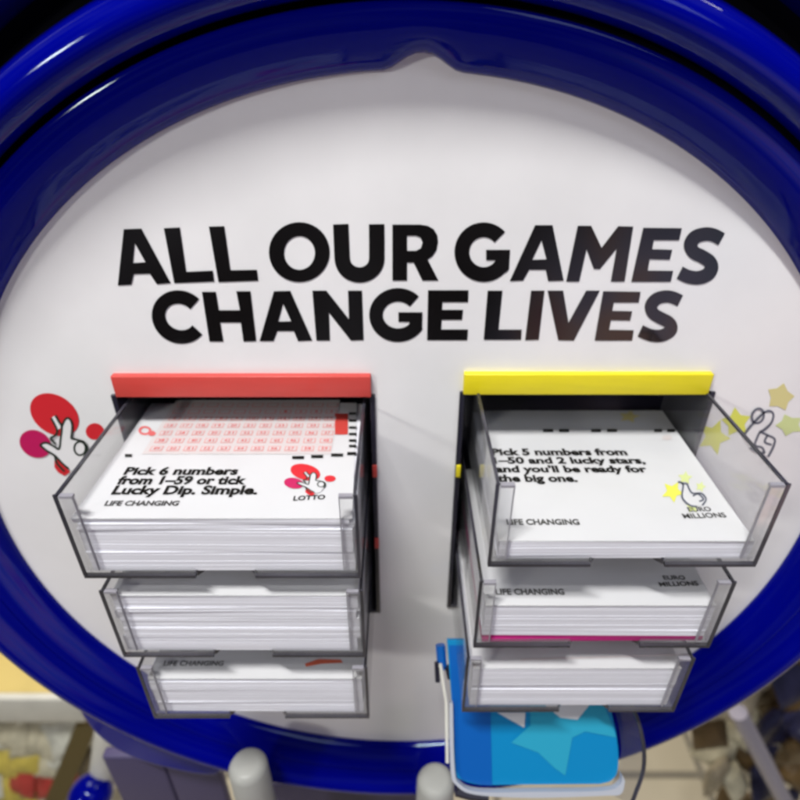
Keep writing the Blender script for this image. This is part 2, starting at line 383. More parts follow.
# blue apron under the rim
mb = MB()
ap = [on_y(*p, 0.03) for p in smooth([(50, 665), (72, 702), (95, 735), (128, 757), (175, 771), (216, 776), (232, 760), (260, 775), (330, 787), (420, 790), (460, 780), (480, 720), (300, 700), (130, 640)], 5)]
n = len(ap); 
vsa = [(q.x, 0.03, q.z) for q in ap] + [(q.x, 0.16, q.z) for q in ap]
me = bpy.data.meshes.new('apron'); bm = bmesh.new(); vv = [bm.verts.new(v) for v in vsa]
bm.faces.new(vv[:n]); bm.faces.new(vv[n:][::-1])
for i in range(n): bm.faces.new((vv[i], vv[n + i], vv[n + (i + 1) % n], vv[(i + 1) % n]))
bmesh.ops.recalc_face_normals(bm, faces=bm.faces); bm.to_mesh(me); bm.free()
o = link('apron', me, BLUE, stand); b = o.modifiers.new('bevel', 'BEVEL'); b.width = 0.03; b.segments = 4; b.limit_method = 'ANGLE'; b.angle_limit = math.radians(60)

# housings behind the openings, with headers
for k, (x0, x1, z0, z1) in enumerate(OPEN):
    t = 0.012
    mb = MB()
    mb.box(x0 - t, x0, 0.003, 0.21, z0 - t, z1 + t); mb.box(x1, x1 + t, 0.003, 0.21, z0 - t, z1 + t)
    mb.box(x0, x1, 0.003, 0.21, z1, z1 + t); mb.box(x0, x1, 0.003, 0.21, z0 - t, z0)
    mb.box(x0, x1, 0.198, 0.21, z0, z1)
    h = mb.build('housing', DARK, stand)
    w = 0.007 
    mb = MB()
    mb.box(x0 - w, x0 + w * 0.4, -0.006, 0.002, z0 - w, z1 + 0.0); mb.box(x1 - w * 0.4, x1 + w, -0.006, 0.002, z0 - w, z1)
    mb.box(x0 + w * 0.4, x1 - w * 0.4, -0.006, 0.002, z0 - w, z0 + w * 0.3)
    mb.build('opening_frame', DARK, stand, bevel=0.0015)
    col = (RED, YEL)[k]
    hx0, hx1, hz0, hz1 = ((-0.5530, -0.0560, -0.5871, -0.5402), (0.1225, 0.5985, -0.5815, -0.5359))[k]
    mb = MB(); mb.box(hx0, hx1, -0.014, 0.001, hz0, hz1)
    o = mb.build('header_strip', col, stand, bevel=0.0025); o['label'] = ('red header strip over the left trays', 'yellow header strip over the right trays')[k]
    for py, hh in ((471, 17), (543, 15)):  # header's reflection on the frame edge, built as small coloured bars
        if k == 1 and py > 500: continue
        a = on_y(371 if k == 0 else 457, py, -0.008)
        mb = MB(); xx = (x1 + 0.002 if k == 0 else x0 - 0.002)
        mb.box(xx - 0.004, xx + 0.006, -0.010, -0.0065, a.z - 0.016, a.z + 0.016)
        mb.build('reflection_mark', col, stand, bevel=0.001)

# ------------------------------------------------------------------ trays
def make_tray(name, x0, x1, y0, z0, z1, notch_x, label, group):
    root = empty(name, ((x0 + x1) / 2, 0.0, z0), label, 'tray', group)
    t = 0.0075; yb = 0.14
    n0, n1 = notch_x; lip = 0.016
    m = MB()   # base with a finger notch cut in its front edge
    nd = 0.032
    base = [(x0 + t, y0 + t), (n0, y0 + t), (n0 + 0.022, y0 + nd), (n1 - 0.022, y0 + nd), (n1, y0 + t), (x1 - t, y0 + t), (x1 - t, yb), (x0 + t, yb)]
    m.poly(base, (), lambda a, b: (a, b, z0)); m.poly(base, (), lambda a, b: (a, b, z0 + t))
    nb = len(base)
    for i in range(nb):
        a, b = base[i], base[(i + 1) % nb]
        m.add([(a[0], a[1], z0), (b[0], b[1], z0), (b[0], b[1], z0 + t), (a[0], a[1], z0 + t)], [(0, 1, 2, 3)])
    m.build('base', CLEAR, root)
    for xa in (x0, x1 - t):
        m = MB(); m.box(xa, xa + t, y0, yb, z0, z1 - 0.004); w = m.build('side_wall', CLEAR, root)
        m = MB(); m.box(xa + 0.0012, xa + t - 0.0012, y0 + 0.002, yb, z1 - 0.004, z1 + 0.0005)
        xo = xa - 0.0008 if xa == x0 else xa + t - 0.0050; m.box(xo, xo + 0.0058, y0 - 0.001, y0 + 0.002, z0 + 0.004, z1 + 0.001)
        r = m.build('edge', EDGE, w); r.location = (0, 0, 0)
    for a, b, inner in ((x0 + t, x0 + t + 0.022, 1), (x1 - t - 0.022, x1 - t, 0)):
        m = MB(); m.box(a, b, y0, y0 + t * 0.8, z0 + lip, z1 - 0.006); w = m.build('front_tab', CLEAR, root)
        m = MB(); m.box(a, b, y0 - 0.001, y0 + t * 0.8 + 0.001, z1 - 0.006, z1 - 0.001)
        m.box((b - 0.0012) if inner else a, b if inner else a + 0.0012, y0 - 0.0012, y0 + 0.004, z0 + lip, z1 - 0.006)
        r = m.build('edge', EDGE_L, w); r.location = (0, 0, 0)
    for a, b in ((x0 + t, n0), (n1, x1 - t)):
        m = MB(); m.box(a, b, y0, y0 + t * 0.8, z0 + 0.004, z0 + lip); w = m.build('front_lip', CLEAR, root)
        m = MB(); m.box(a - t * (a < (n0 + x0) / 2), b + t * (b > n1), y0 - 0.0015, y0 + 0.006, z0 - 0.0015, z0 + 0.0045)
        r = m.build('edge', EDGE, w); r.location = (0, 0, 0)
    # dark edge running round the notch, internal reflection put in as colour
    m = MB(); pts = [(n0, y0 + t), (n0 + 0.022, y0 + nd), (n1 - 0.022, y0 + nd), (n1, y0 + t)]
    st = stroke(pts, 0.0035)
    m.poly(st, (), lambda a, b: (a, b, z0 - 0.003)); m.poly(st, (), lambda a, b: (a, b, z0 + t + 0.002))
    for i in range(len(st)):
        a, b = st[i], st[(i + 1) % len(st)]
        m.add([(a[0], a[1], z0 - 0.003), (b[0], b[1], z0 - 0.003), (b[0], b[1], z0 + t + 0.002), (a[0], a[1], z0 + t + 0.002)], [(0, 1, 2, 3)])
    m.build('notch_edge', EDGE, root)
    return root

def make_stack(x0, x1, y0, y1, z0, z1, n, label, group, seed, bottom=None, fan=0.004, bundles=4):
    rnd = random.Random(seed)
    root = empty('slip_stack', ((x0 + x1) / 2, 0.0, z0), label, 'paper stack', group)
    n = int(n * 1.7); m = MB(); m2 = MB(); h = (z1 - z0) / n
    cuts = sorted(rnd.sample(range(2, n - 1), min(bundles, n - 3)))
    bx = by = 0.0; br = 0.0
    for i in range(n):
        if i in cuts or i == 0:
            bx = rnd.uniform(-fan, fan); by = rnd.uniform(-fan, fan) * 0.45; br = rnd.uniform(-1, 1) * 0.008
        jx = bx + rnd.uniform(-0.0006, 0.0006); jy = by + rnd.uniform(-0.0003, 0.0003)
        g = h * (0.80 if i in cuts else 0.985)
        zz = z0 + i * h
        tgt = m2 if (bottom is not None and i < n * 0.14) else m
        cx, cy = (x0 + x1) / 2, (y0 + y1) / 2
        q = []
        for zc in (zz, zz + g):
            for (a, b) in ((x0, y0), (x1, y0), (x1, y1), (x0, y1)):
                dx, dy = a - cx, b - cy
                q.append((cx + dx - dy * br + jx, cy + dy + dx * br + jy, zc))
        tgt.add(q, [(0, 3, 2, 1), (4, 5, 6, 7), (0, 1, 5, 4), (1, 2, 6, 5), (2, 3, 7, 6), (3, 0, 4, 7)])
    m.build('sheets', PAPER_E, root)
    if bottom is not None: m2.build('bottom_sheets', bottom, root)
    return root

def make_slip(F0, F1, B0, B1, z, label, group):
    """top slip: corners front-left, front-right, back-left, back-right (x, y)"""
    root = empty('play_slip', ((F0[0] + F1[0]) / 2, F0[1], z), label, 'play slip', group)
    m = MB(); t = 0.0022; Q = [F0, F1, B1, B0]; NX = 10; NY = 8
    def pt(u, v, k):
        a = Vector(F0).lerp(Vector(F1), u); b = Vector(B0).lerp(Vector(B1), u); p = a.lerp(b, v)
        return (p.x, p.y, z - t * k)
    vs = [pt(i / NX, j / NY, k) for k in (0, 1) for j in range(NY + 1) for i in range(NX + 1)]
    W = NX + 1; N2 = W * (NY + 1); fs = []
    for j in range(NY):
        for i in range(NX):
            q = (j * W + i, j * W + i + 1, (j + 1) * W + i + 1, (j + 1) * W + i); fs.append(q); fs.append(tuple(x + N2 for x in q[::-1]))
    per = [i for i in range(NX)] + [j * W + NX for j in range(NY)] + [NY * W + NX - i for i in range(NX)] + [(NY - j) * W for j in range(NY)]
    for a, b in zip(per, per[1:] + per[:1]): fs.append((a, b, b + N2, a + N2))
    m.add(vs, fs); m.build('sheet', PAPER, root)
    return root

def zmap(z, lift=0.0012):
    return lambda px, py, k=0: (lambda q: (q.x, q.y, z + lift + 0.0004 * k))(on_z(px, py, z))
def print_line(root, body, z, pxl, pxr, py0, py1, m=INK, bold=0.03, name='printing', slope=0.0):
    """a printed line whose baseline runs pxl..pxr at py0 and whose capitals reach py1"""
    A = on_z(pxl, py0, z); B = on_z(pxr, py0 + slope, z); T = on_z(pxl, py1, z)
    H = T.y - A.y
    put = lambda u, v: (A.x + (B.x - A.x) * u, A.y + (B.y - A.y) * u + H * v, z + 0.0012)
    vs, fs = text_mesh(body, put, 0.0, 1.0, bold)
    mb = MB(); mb.add(vs, fs); return mb.build(name, m, root, face=(0, 0, 1))
def quad_px(m, zf, x0, x1, y0, y1, mi=0, sh=0.0):
    m.add([zf(x0, y1), zf(x1, y1), zf(x1 + sh, y0), zf(x0 + sh, y0)], [(0, 1, 2, 3)], mi)

GL = 'clear slip trays under the red header'; GR = 'clear slip trays under the yellow header'
TR = {
 'L1': dict(x0=-0.5450, x1=-0.0675, y0=-0.283, z0=-0.788, z1=-0.606),
 'L2': dict(x0=-0.5345, x1=-0.0665, y0=-0.276, z0=-1.0135, z1=-0.8315),
 'L3': dict(x0=-0.5240, x1=-0.0655, y0=-0.269, z0=-1.2300, z1=-1.0600),
 'R1': dict(x0=0.1480, x1=0.6000, y0=-0.290, z0=-0.7530, z1=-0.5780),
 'R2': dict(x0=0.1390, x1=0.5860, y0=-0.282, z0=-0.9770, z1=-0.8020),
 'R3': dict(x0=0.1300, x1=0.5740, y0=-0.275, z0=-1.1965, z1=-1.0230)}
NOTCH = {'L1': (195, 255), 'L2': (213, 272), 'L3': (228, 284), 'R1': (590, 664), 'R2': (570, 640), 'R3': (560, 610)}
def notch_x(k):
    d = TR[k]; s = 1.0 / (-d['z0']) if False else 1
    y = {'L1': 573, 'L2': 652, 'L3': 710, 'R1': 567, 'R2': 645, 'R3': 706}[k]
    return tuple(on_y(p, y, d['y0']).x for p in NOTCH[k])
lab = {'L1': 'clear tray nearest the red header, topmost of the three on the left', 'L2': 'middle clear tray on the left, between two other trays of slips',
       'L3': 'lowest clear tray on the left, just above the blue rim', 'R1': 'clear tray directly under the yellow header, topmost on the right',
       'R2': 'middle clear tray on the right, magenta sheet showing in its notch', 'R3': 'lowest clear tray on the right, above the cyan leaflet'}
for k, d in TR.items():
    make_tray('slip_tray', d['x0'], d['x1'], d['y0'], d['z0'], d['z1'], notch_x(k), lab[k], GL if k[0] == 'L' else GR)

slab = {'L1': 'thick stack of white slips in the top left tray', 'L2': 'thick stack of white slips in the middle left tray', 'L3': 'white slip stack in the lowest left tray',
        'R1': 'thin even stack of white slips in the top right tray', 'R2': 'white slip stack with magenta bottom sheet in the middle right tray', 'R3': 'white slip stack in the lowest right tray above the cyan leaflet'}
ST = {'L1': (-0.5330, -0.0790, -0.2750, -0.7800, -0.6620, 22, 5), 'L2': (-0.5240, -0.0780, -0.2680, -1.0055, -0.8520, 26, 6), 'L3': (-0.5140, -0.0780, -0.2610, -1.2220, -1.1070, 20, 4),
      'R1': (0.1620, 0.5860, -0.2815, -0.7450, -0.7060, 9, 1), 'R2': (0.1540, 0.5720, -0.2735, -0.9690, -0.8720, 16, 2), 'R3': (0.1460, 0.5600, -0.2665, -1.1885, -1.0650, 18, 2)}
for i, (k, (x0, x1, y0, z0, z1, n, bn)) in enumerate(ST.items()):
    make_stack(x0, x1, y0, 0.085 if k[0] == 'L' else 0.125, z0, z1, n, slab[k], 'stacks of white slips in the clear trays', 11 + i, MAG if k == 'R2' else None, 0.0035, bn)

GS = 'printed top slips lying on the stacks'
# --- top left slip
z = -0.6595
s1 = make_slip((-0.5340, -0.2765), (-0.0780, -0.2765), (-0.5345, 0.085), (-0.0930, 0.085), z, 'white slip with pink number grid reading Pick 6 numbers, in the top left tray', GS)
print_line(s1, 'Pick 6 numbers', z, 123, 237, 475.0, 467.5, bold=0.04, m=SINK)
print_line(s1, 'from 1\u201359 or tick', z, 116, 245, 484.5, 476.5, bold=0.04, m=SINK)
print_line(s1, 'Lucky Dip. Simple.', z, 111, 257, 494.5, 486.0, bold=0.04, m=SINK)
print_line(s1, 'LIFE CHANGING', z, 104, 178, 506, 501.2, GREYI, bold=0.035)
zf = zmap(z); m = MB()
bl = on_z(140, 452, z); 
def g(u, v, k=0):   # grid coordinates on the slip: u across, v towards the back
    x = -0.482 + u * 0.352; y = -0.098 + v * 0.185
    return (x, y, z + 0.0010 + 0.0004 * k)
m.add([g(-0.01, -0.02), g(1.0, -0.02), g(1.0, 1.05), g(-0.01, 1.05)], [(0, 1, 2, 3)], 0)
rnd = random.Random(5)
NC, NR = 11, 7
for c in range(NC):
    for r in range(NR):
        u0 = c / NC; v0 = r / NR
        def q(a, b, c2, d, mi, k): m.add([g(a, c2, k), g(b, c2, k), g(b, d, k), g(a, d, k)], [(0, 1, 2, 3)], mi)
        q(u0 + 0.018, u0 + 0.086, v0 + 0.030, v0 + 0.118, 1, 1)
        q(u0 + 0.024, u0 + 0.080, v0 + 0.042, v0 + 0.106, 0, 2)
        num = 59 - (r * NC + NC - 1 - c)
        if 1 <= num <= 59:
            w = 0.036 if num > 9 else 0.018
            vs_, fs_ = text_mesh(str(num), lambda a, b: g(a, v0 + 0.052 + 0.044 * b, 3), u0 + 0.052 - w / 2, u0 + 0.052 + w / 2, 0.02)
            m.add(vs_, fs_, 2)
o = m.build('number_grid', [PINKP, PINK, PINKD], s1, face=(0, 0, 1))
m = MB(); quad_px(m, zf, 335, 348, 414, 435); m.build('red_square', RED, s1, face=(0, 0, 1))
m = MB()
for a, b, yy in ((292, 304, 458), (311, 323, 457), (331, 343, 455.5), (347, 356, 454)): quad_px(m, zf, a, b, yy - 1.6, yy + 1.6, 0, 0.3)
for yy in (414, 421, 428, 434.5, 441, 446.5): quad_px(m, zf, 349, 356.5, yy - 1.3, yy + 1.3)
quad_px(m, zf, 125, 132, 454.5, 457.5)
m.build('timing_marks', SINK, s1, face=(0, 0, 1))
def px_emblem(x0, x1, y0, y1, zz):
    def f(a, b, k=0):
        q = on_z(x0 + (a - 70) / 560 * (x1 - x0), y0 + (b - 100) / 590 * (y1 - y0), zz); return (q.x, q.y, zz + 0.0012 + 0.0005 * k)
    return f
crossed_hand(px_emblem(284, 331, 464.5, 496, z), s1, 'emblem', 'small red crossed-fingers emblem', face=(0, 0, 1))
print_line(s1, 'LOTTO', z, 293, 325, 501, 496.5, SINK, bold=0.03, slope=-1.5)
m = MB(); m.poly(ell(145, 431, 6.5, 4.5), [ell(145, 431, 4, 2.6)], lambda a, b: zf(a, b)); m.poly(ell(152, 434, 4, 2.5), (), lambda a, b: zf(a, b, 1)); m.build('mark', PINKD, s1, face=(0, 0, 1))

# --- top right slip
z = -0.7035
s2 = make_slip((0.1630, -0.2825), (0.5870, -0.2825), (0.1760, 0.125), (0.5900, 0.125), z, 'white slip reading Pick 5 numbers with a yellow star emblem, in the top right tray', GS)
print_line(s2, 'Pick 5 numbers from', z, 492, 628, 455.5, 449, SINK, bold=0.042)
print_line(s2, '1\u201350 and 2 lucky stars,', z, 494, 646, 463.8, 457.5, SINK, bold=0.042)
print_line(s2, "and you'll be ready for", z, 496, 648, 472.5, 466, SINK, bold=0.042)
print_line(s2, 'the big one.', z, 498, 578, 482, 475, SINK, bold=0.042)
print_line(s2, 'LIFE CHANGING', z, 507, 580, 525, 519.5, GREYI, bold=0.035)
zf = zmap(z); m = MB()
for a, b in ((543, 553), (559, 569), (591, 601), (607, 617), (654, 662), (667, 675)): quad_px(m, zf, a, b, 429.5, 432.5)
m.build('timing_marks', SINK, s2, face=(0, 0, 1))
m = MB(); m.poly(star(629, 417, 11, 0.2, 0.6), (), lambda a, b: zf(a, b)); m.poly(ell(667, 438, 5, 2.5), (), lambda a, b: zf(a, b), 1); m.build('mark', [YI2, PINKP], s2, face=(0, 0, 1))
m = MB(); Z = lambda k: (lambda a, b: zf(650 + a / 9.41, 465 + b / 9.41, k))
m.poly(star(212, 255, 110, 0.5, 0.95), (), Z(0), 0); m.poly(star(330, 125, 72, 0.1, 0.9), (), Z(0), 2); m.poly(star(475, 208, 52, 0.3), (), Z(0), 2); m.poly(star(400, 400, 62, 0.0), (), Z(0), 2)
m.poly([(300, 200), (345, 180), (400, 270), (480, 280), (525, 330), (490, 390), (370, 390), (305, 320)], (), Z(1), 1)
for stt in ([(260, 165), (310, 190), (300, 310), (370, 385), (440, 400)], [(345, 180), (390, 270), (480, 275), (525, 330), (490, 385)], [(400, 300), (450, 280), (500, 330), (460, 350)], [(300, 180), (345, 185)]):
    m.poly(stroke(smooth(stt, 4), 17), (), Z(2), 3)
m.build('emblem', [YI, PAPER, YG, SLATE], s2, face=(0, 0, 1))
print_line(s2, 'EURO', z, 689, 712, 512.0, 507.6, GREYI, bold=0.02, slope=-0.6)
print_line(s2, 'MILLIONS', z, 684, 727, 518.8, 514, GREYI, bold=0.02, slope=-1.2)

# --- lower slips
def small_slip(k, dz, label):
    d = TR[k]; x0, x1, y0, z0, z1, n, bn = ST[k]; zz = z1 + 0.0025
    yb = 0.085 if k[0] == 'L' else 0.125
    return make_slip((x0 + 0.001, y0 - 0.002), (x1 + 0.001, y0 - 0.002), (x0 + 0.002, yb), (x1, yb), zz, label, GS), zz
s, z = small_slip('L2', 0, 'blank front edge of the white slip in the middle left tray')
s, z = small_slip('L3', 0, 'white slip with grey LIFE CHANGING and an orange mark, in the lowest left tray')
print_line(s, 'LIFE CHANGING', z, 163, 223, 666, 661, GREYI, bold=0.02)
zf = zmap(z); m = MB(); m.poly([(305, 664), (318, 659.5), (341, 660), (343, 663), (322, 664), (306, 667)], (), lambda a, b: zf(a, b)); m.build('mark', mat('orange_ink', (0.62, 0.12, 0.06), 0.5), s, face=(0, 0, 1))
s, z = small_slip('R2', 0, 'white slip with LIFE CHANGING and dark wordmark, in the middle right tray')
print_line(s, 'LIFE CHANGING', z, 496, 565, 595, 589, GREYI, bold=0.03)
print_line(s, 'EURO', z, 664, 686, 580, 575.8, GREYI, bold=0.02); print_line(s, 'MILLIONS', z, 660, 699, 587, 582.4, GREYI, bold=0.02, slope=-1.2)
s, z = small_slip('R3', 0, 'white slip with a faint pink band, in the lowest right tray')
zf = zmap(z); m = MB(); m.poly([(520, 659), (690, 654), (690, 655.6), (520, 661)], (), lambda a, b: zf(a, b)); m.build('mark', PINKP, s, face=(0, 0, 1))

# ------------------------------------------------------------------ leaflet holder below the right trays
up = Vector((0, 0.56, 0.83)).normalized(); D = 1.34
def card_pt(px, py, off=0.0):
    """on the leaning plane of the leaflet"""
    P0 = Vector(ray(400, 785)) * D + Vector((0, -1, 0)); nrm = up.cross(Vector((1, 0, 0))).normalized()
    a = Vector(ray(px, py)); t = (P0 - Vector((0, -1, 0))).dot(nrm) / a.dot(nrm)
    q = a * t + Vector((0, -1, 0)); 
    return q - nrm * off if nrm.y > 0 else q + nrm * off
base_p = card_pt(535, 790)
holder = empty('leaflet_holder', base_p, 'clear rounded holder with white front lip under the lowest right tray', 'leaflet holder')
leaf = empty('leaflet', card_pt(535, 780), 'cyan and teal leaflet with a star pattern under the lowest right tray', 'leaflet')
CP = lambda off: (lambda a, b: card_pt(a, b, off))
m = MB()
oc = smooth([(447, 640), (453, 720), (455, 770), (462, 780), (480, 785)], 5) + smooth([(600, 784), (612, 780), (618, 768), (617, 740), (609, 700), (600, 640)], 5)
m.poly(oc, (), CP(0.0)); m.poly(oc, (), CP(-0.012))
nn = len(oc); base = [card_pt(a, b, 0.0) for a, b in oc]; back = [card_pt(a, b, -0.012) for a, b in oc]
for i in range(nn):
    j = (i + 1) % nn; m.add([base[i], base[j], back[j], back[i]], [(0, 1, 2, 3)])
m.build('sheet', CYAN, leaf)
m = MB()
m.poly([(449, 645), (489, 645), (492, 785), (480, 784.5), (462, 779), (456, 770), (453, 720)], (), CP(0.0015), 0)
m.poly([(511, 742), (530, 725), (530, 690), (562, 700), (598, 690), (612, 725), (616, 737), (585, 731), (572, 737), (565, 775), (555, 768), (538, 752)], (), CP(0.0025), 1)
m.poly([(497, 712), (525, 712), (524, 727)], (), CP(0.0030), 2)
m.poly([(540, 690), (592, 690), (590, 703), (577, 719), (560, 717), (546, 706)], (), CP(0.0032), 2)
m.build('star_print', [CYAND, CYANL, PAPER], leaf, face=(0, -0.83, 0.56))
m = MB()
ol = smooth([(449, 700), (450, 765), (456, 781), (475, 790), (530, 793), (600, 791), (618, 789), (622, 776)], 6); il = smooth([(619, 770), (617, 780), (600, 786), (530, 787), (478, 787), (460, 780), (454, 765), (452, 700)], 6)
lp = ol + il
m.poly(lp, (), CP(0.018)); m.poly(lp, (), CP(0.002)); nn = len(lp)
A = [card_pt(a, b, 0.018) for a, b in lp]; B = [card_pt(a, b, 0.002) for a, b in lp]
for i in range(nn):
    j = (i + 1) % nn; m.add([A[i], A[j], B[j], B[i]], [(0, 1, 2, 3)])
m.build('front_lip', mat('white_lip', (0.42, 0.44, 0.50), 0.2), holder)
def tube(m, pts, r, n=8):
    P = [Vector(p) for p in pts]; base = len(m.v); vs = []; fs = []
    for i, p in enumerate(P):
        d = (P[min(i + 1, len(P) - 1)] - P[max(i - 1, 0)]).normalized(); a = d.cross(Vector((0.3, 1, 0.2))).normalized(); b = d.cross(a)
        for k in range(n): vs.append(p + (a * math.cos(2 * math.pi * k / n) + b * math.sin(2 * math.pi * k / n)) * r)
    for i in range(len(P) - 1):
        for k in range(n): fs.append((i * n + k, i * n + (k + 1) % n, (i + 1) * n + (k + 1) % n, (i + 1) * n + k))
    fs.append(tuple(range(n))[::-1]); fs.append(tuple((len(P) - 1) * n + k for k in range(n)))
    m.add(vs, fs)
cv = smooth([(622, 690), (632, 712), (638, 738), (638, 762), (630, 786), (626, 796)], 5)
m = MB(); tube(m, [card_pt(a, b, 0.03) for a, b in cv], 0.0045); m.build('curved_edge', EDGE, holder)
m = MB(); q1 = [card_pt(a, b, 0.03) for a, b in cv]; q2 = [card_pt(a - 16, b, -0.01) for a, b in cv]
for i in range(len(q1) - 1): m.add([q1[i], q1[i + 1], q2[i + 1], q2[i]], [(0, 1, 2, 3)])
m.build('side_wall', acrylic('frosted_acrylic', (0.75, 0.75, 0.78)), holder)
m = MB(); tube(m, [card_pt(a, b, 0.01) for a, b in ((440, 662), (446, 700), (447, 760))], 0.004); m.build('side_wall', CREAM, holder)
m = MB(); tube(m, [card_pt(a, b, -0.02) for a, b in ((441, 648), (443, 672))], 0.012); tube(m, [card_pt(a, b, -0.02) for a, b in ((453, 645), (454, 668))], 0.010); m.build('top_clip', CYAND, holder)
m = MB(); tube(m, [card_pt(a, b, -0.012) for a, b in ((437, 664), (438, 684))], 0.006); tube(m, [card_pt(a, b, -0.012) for a, b in ((449, 668), (452, 680))], 0.010); m.build('hook', DARK, holder)
m = MB(); tube(m, [card_pt(a, b, 0.004) for a, b in ((456, 790), (470, 794), (488, 795))], 0.011); m.build('foot', DARK, holder)

# ------------------------------------------------------------------ posts and pocket below the rim
def cyl(m, x, y, z0, z1, r0, r1, n=32, cap=0.02):
    prof = [(r1 - cap, z1), (r1 - cap * 0.4, z1 - cap * 0.2), (r1, z1 - cap), (r0, z0)]
    vs = []; fs = []
    for i in range(n):
        a = 2 * math.pi * i / n
        for r, zz in prof: vs.append((x + r * math.cos(a), y + r * math.sin(a), zz))
    for i in range(n):
        j = (i + 1) % n
        for k in range(3): fs.append((i * 4 + k, j * 4 + k, j * 4 + k + 1, i * 4 + k + 1))
    fs.append(tuple(i * 4 for i in range(n))); fs.append(tuple(i * 4 + 3 for i in range(n))[::-1])
    m.add(vs, fs)
for px, py, lb in ((247, 757, 'cream post under the rim, left of centre'), (436, 772, 'cream post under the rim beside the leaflet holder')):
    q = on_y(px, py + 6, -0.16)
    m = MB(); cyl(m, q.x, q.y, q.z - 0.9, q.z, 0.062, 0.051, cap=0.022)
    o = m.build('support_post', mat('post_plastic', (0.36, 0.36, 0.34), 0.45, noise=0.1, nscale=8)); tag(o, lb, 'post', 'cream posts under the blue rim')
    for p in o.data.polygons: p.use_smooth = True
pk = empty('brochure_pocket', on_y(170, 790, 0.08), 'lilac translucent brochure pocket below the lower left of the rim', 'brochure pocket')
m = MB()
for a, b in (((112, 770), (169, 812)), ((171, 772), (222, 812))):
    p = on_y(a[0], a[1], 0.12); q = on_y(b[0], a[1], 0.12); m.box(p.x, q.x, 0.10, 0.14, q.z - 0.6, p.z + 0.12)
m.build('front_panel', LILAC, pk, bevel=0.01)
m = MB(); p = on_y(88, 790, 0.45); vs = []; fs = []
bmm = bmesh.new(); bmesh.ops.create_uvsphere(bmm, u_segments=24, v_segments=16, radius=0.10, matrix=Matrix.Translation(p + Vector((0, 0, -0.05)))); me = bpy.data.meshes.new('knob'); bmm.to_mesh(me); bmm.free()
link('knob', me, BLUE, pk, smooth=True)
m = MB(); tube(m, [on_y(a, b, 0.55) for a, b in smooth([(112, 722), (108, 750), (104, 775), (98, 800), (92, 830)], 5)], 0.07, 12); o = m.build('curved_arm', CREAM, pk)
for p in o.data.polygons: p.use_smooth = True
pk2 = empty('brochure_pocket', on_y(340, 800, 0.08), 'lilac brochure pocket seen under the middle of the rim', 'brochure pocket')
m = MB(); p = on_y(262, 790, 0.14); q = on_y(425, 790, 0.14); m.box(p.x, q.x, 0.10, 0.16, q.z - 0.6, p.z + 0.12); m.build('front_panel', LILAC, pk2, bevel=0.01)

# ------------------------------------------------------------------ the shop behind, out of focus
FLOOR = mat('floor_tiles', (0.50, 0.45, 0.34), 0.35, noise=0.12, nscale=1.2)
m = MB(); m.box(-14, 14, -6, 16, -6.1, -6.0); o = m.build('floor', FLOOR); tag(o, kind='structure')
m = MB()
for i in range(-10, 11, 2): m.box(i - 0.03 + 0.9, i + 0.03 + 0.9, -6, 16, -5.999, -5.995)
for j in range(-6, 16, 2): m.box(-14, 14, j - 0.03, j + 0.03, -5.994, -5.990)
o = m.build('floor_joints', mat('joint', (0.22, 0.2, 0.16), 0.8)); tag(o, kind='structure')

Y0 = 1.4
sh = empty('shop_shelf', on_y(30, 800, Y0), 'blurred yellow shelf unit with white shelf edge at the lower left', 'shelf unit')
Wood = mat('yellow_board', (0.60, 0.47, 0.17), 0.5, noise=0.15, nscale=3)
a = on_y(-60, 600, Y0 + 0.5); b = on_y(140, 820, Y0 + 0.5)
m = MB(); m.box(a.x - 2, b.x + 0.3, Y0 + 0.9, Y0 + 1.0, b.z - 1.5, a.z + 0.6); m.build('back_board', Wood, sh)
e0 = on_y(0, 688, Y0); e1 = on_y(92, 712, Y0)
m = MB(); m.box(e0.x - 2, e1.x, Y0 - 0.02, Y0 + 0.9, e1.z + 0.05, e0.z - 0.02); m.build('shelf_board', Wood, sh)
m = MB(); m.box(e0.x - 2, e1.x, Y0 - 0.08, Y0 - 0.025, e1.z, e0.z); m.build('shelf_edge', CREAM, sh, bevel=0.02)
m = MB(); p = on_y(85, 725, Y0); q = on_y(48, 815, Y0 - 0.1)
m.add([(p.x - .07, Y0, p.z), (p.x + .09, Y0, p.z), (q.x + .09, Y0 - .1, q.z), (q.x - .07, Y0 - .1, q.z), (p.x - .07, Y0 + .2, p.z), (p.x + .09, Y0 + .2, p.z), (q.x + .09, Y0 + .1, q.z), (q.x - .07, Y0 + .1, q.z)],
      [(0, 1, 2, 3), (4, 7, 6, 5), (0, 4, 5, 1), (1, 5, 6, 2), (2, 6, 7, 3), (3, 7, 4, 0)])
m.build('upright', mat('brown_post', (0.10, 0.07, 0.015), 0.5), sh)
m = MB(); p = on_y(88, 722, Y0 + 0.4); q = on_y(140, 830, Y0 + 0.4); m.box(p.x, q.x + 0.3, Y0 + 0.4, Y0 + 0.5, q.z - 1, p.z + 0.0); m.build('end_panel', CREAM, sh)
pcols = {'cream': (0.6, 0.56, 0.42), 'yellow': (0.62, 0.5, 0.10), 'red': (0.45, 0.05, 0.04), 'white': (0.7, 0.7, 0.62), 'olive': (0.28, 0.24, 0.07), 'brown': (0.13, 0.08, 0.03), 'dark': (0.02, 0.02, 0.06), 'tan': (0.42, 0.36, 0.26), 'grey': (0.30, 0.28, 0.32)}
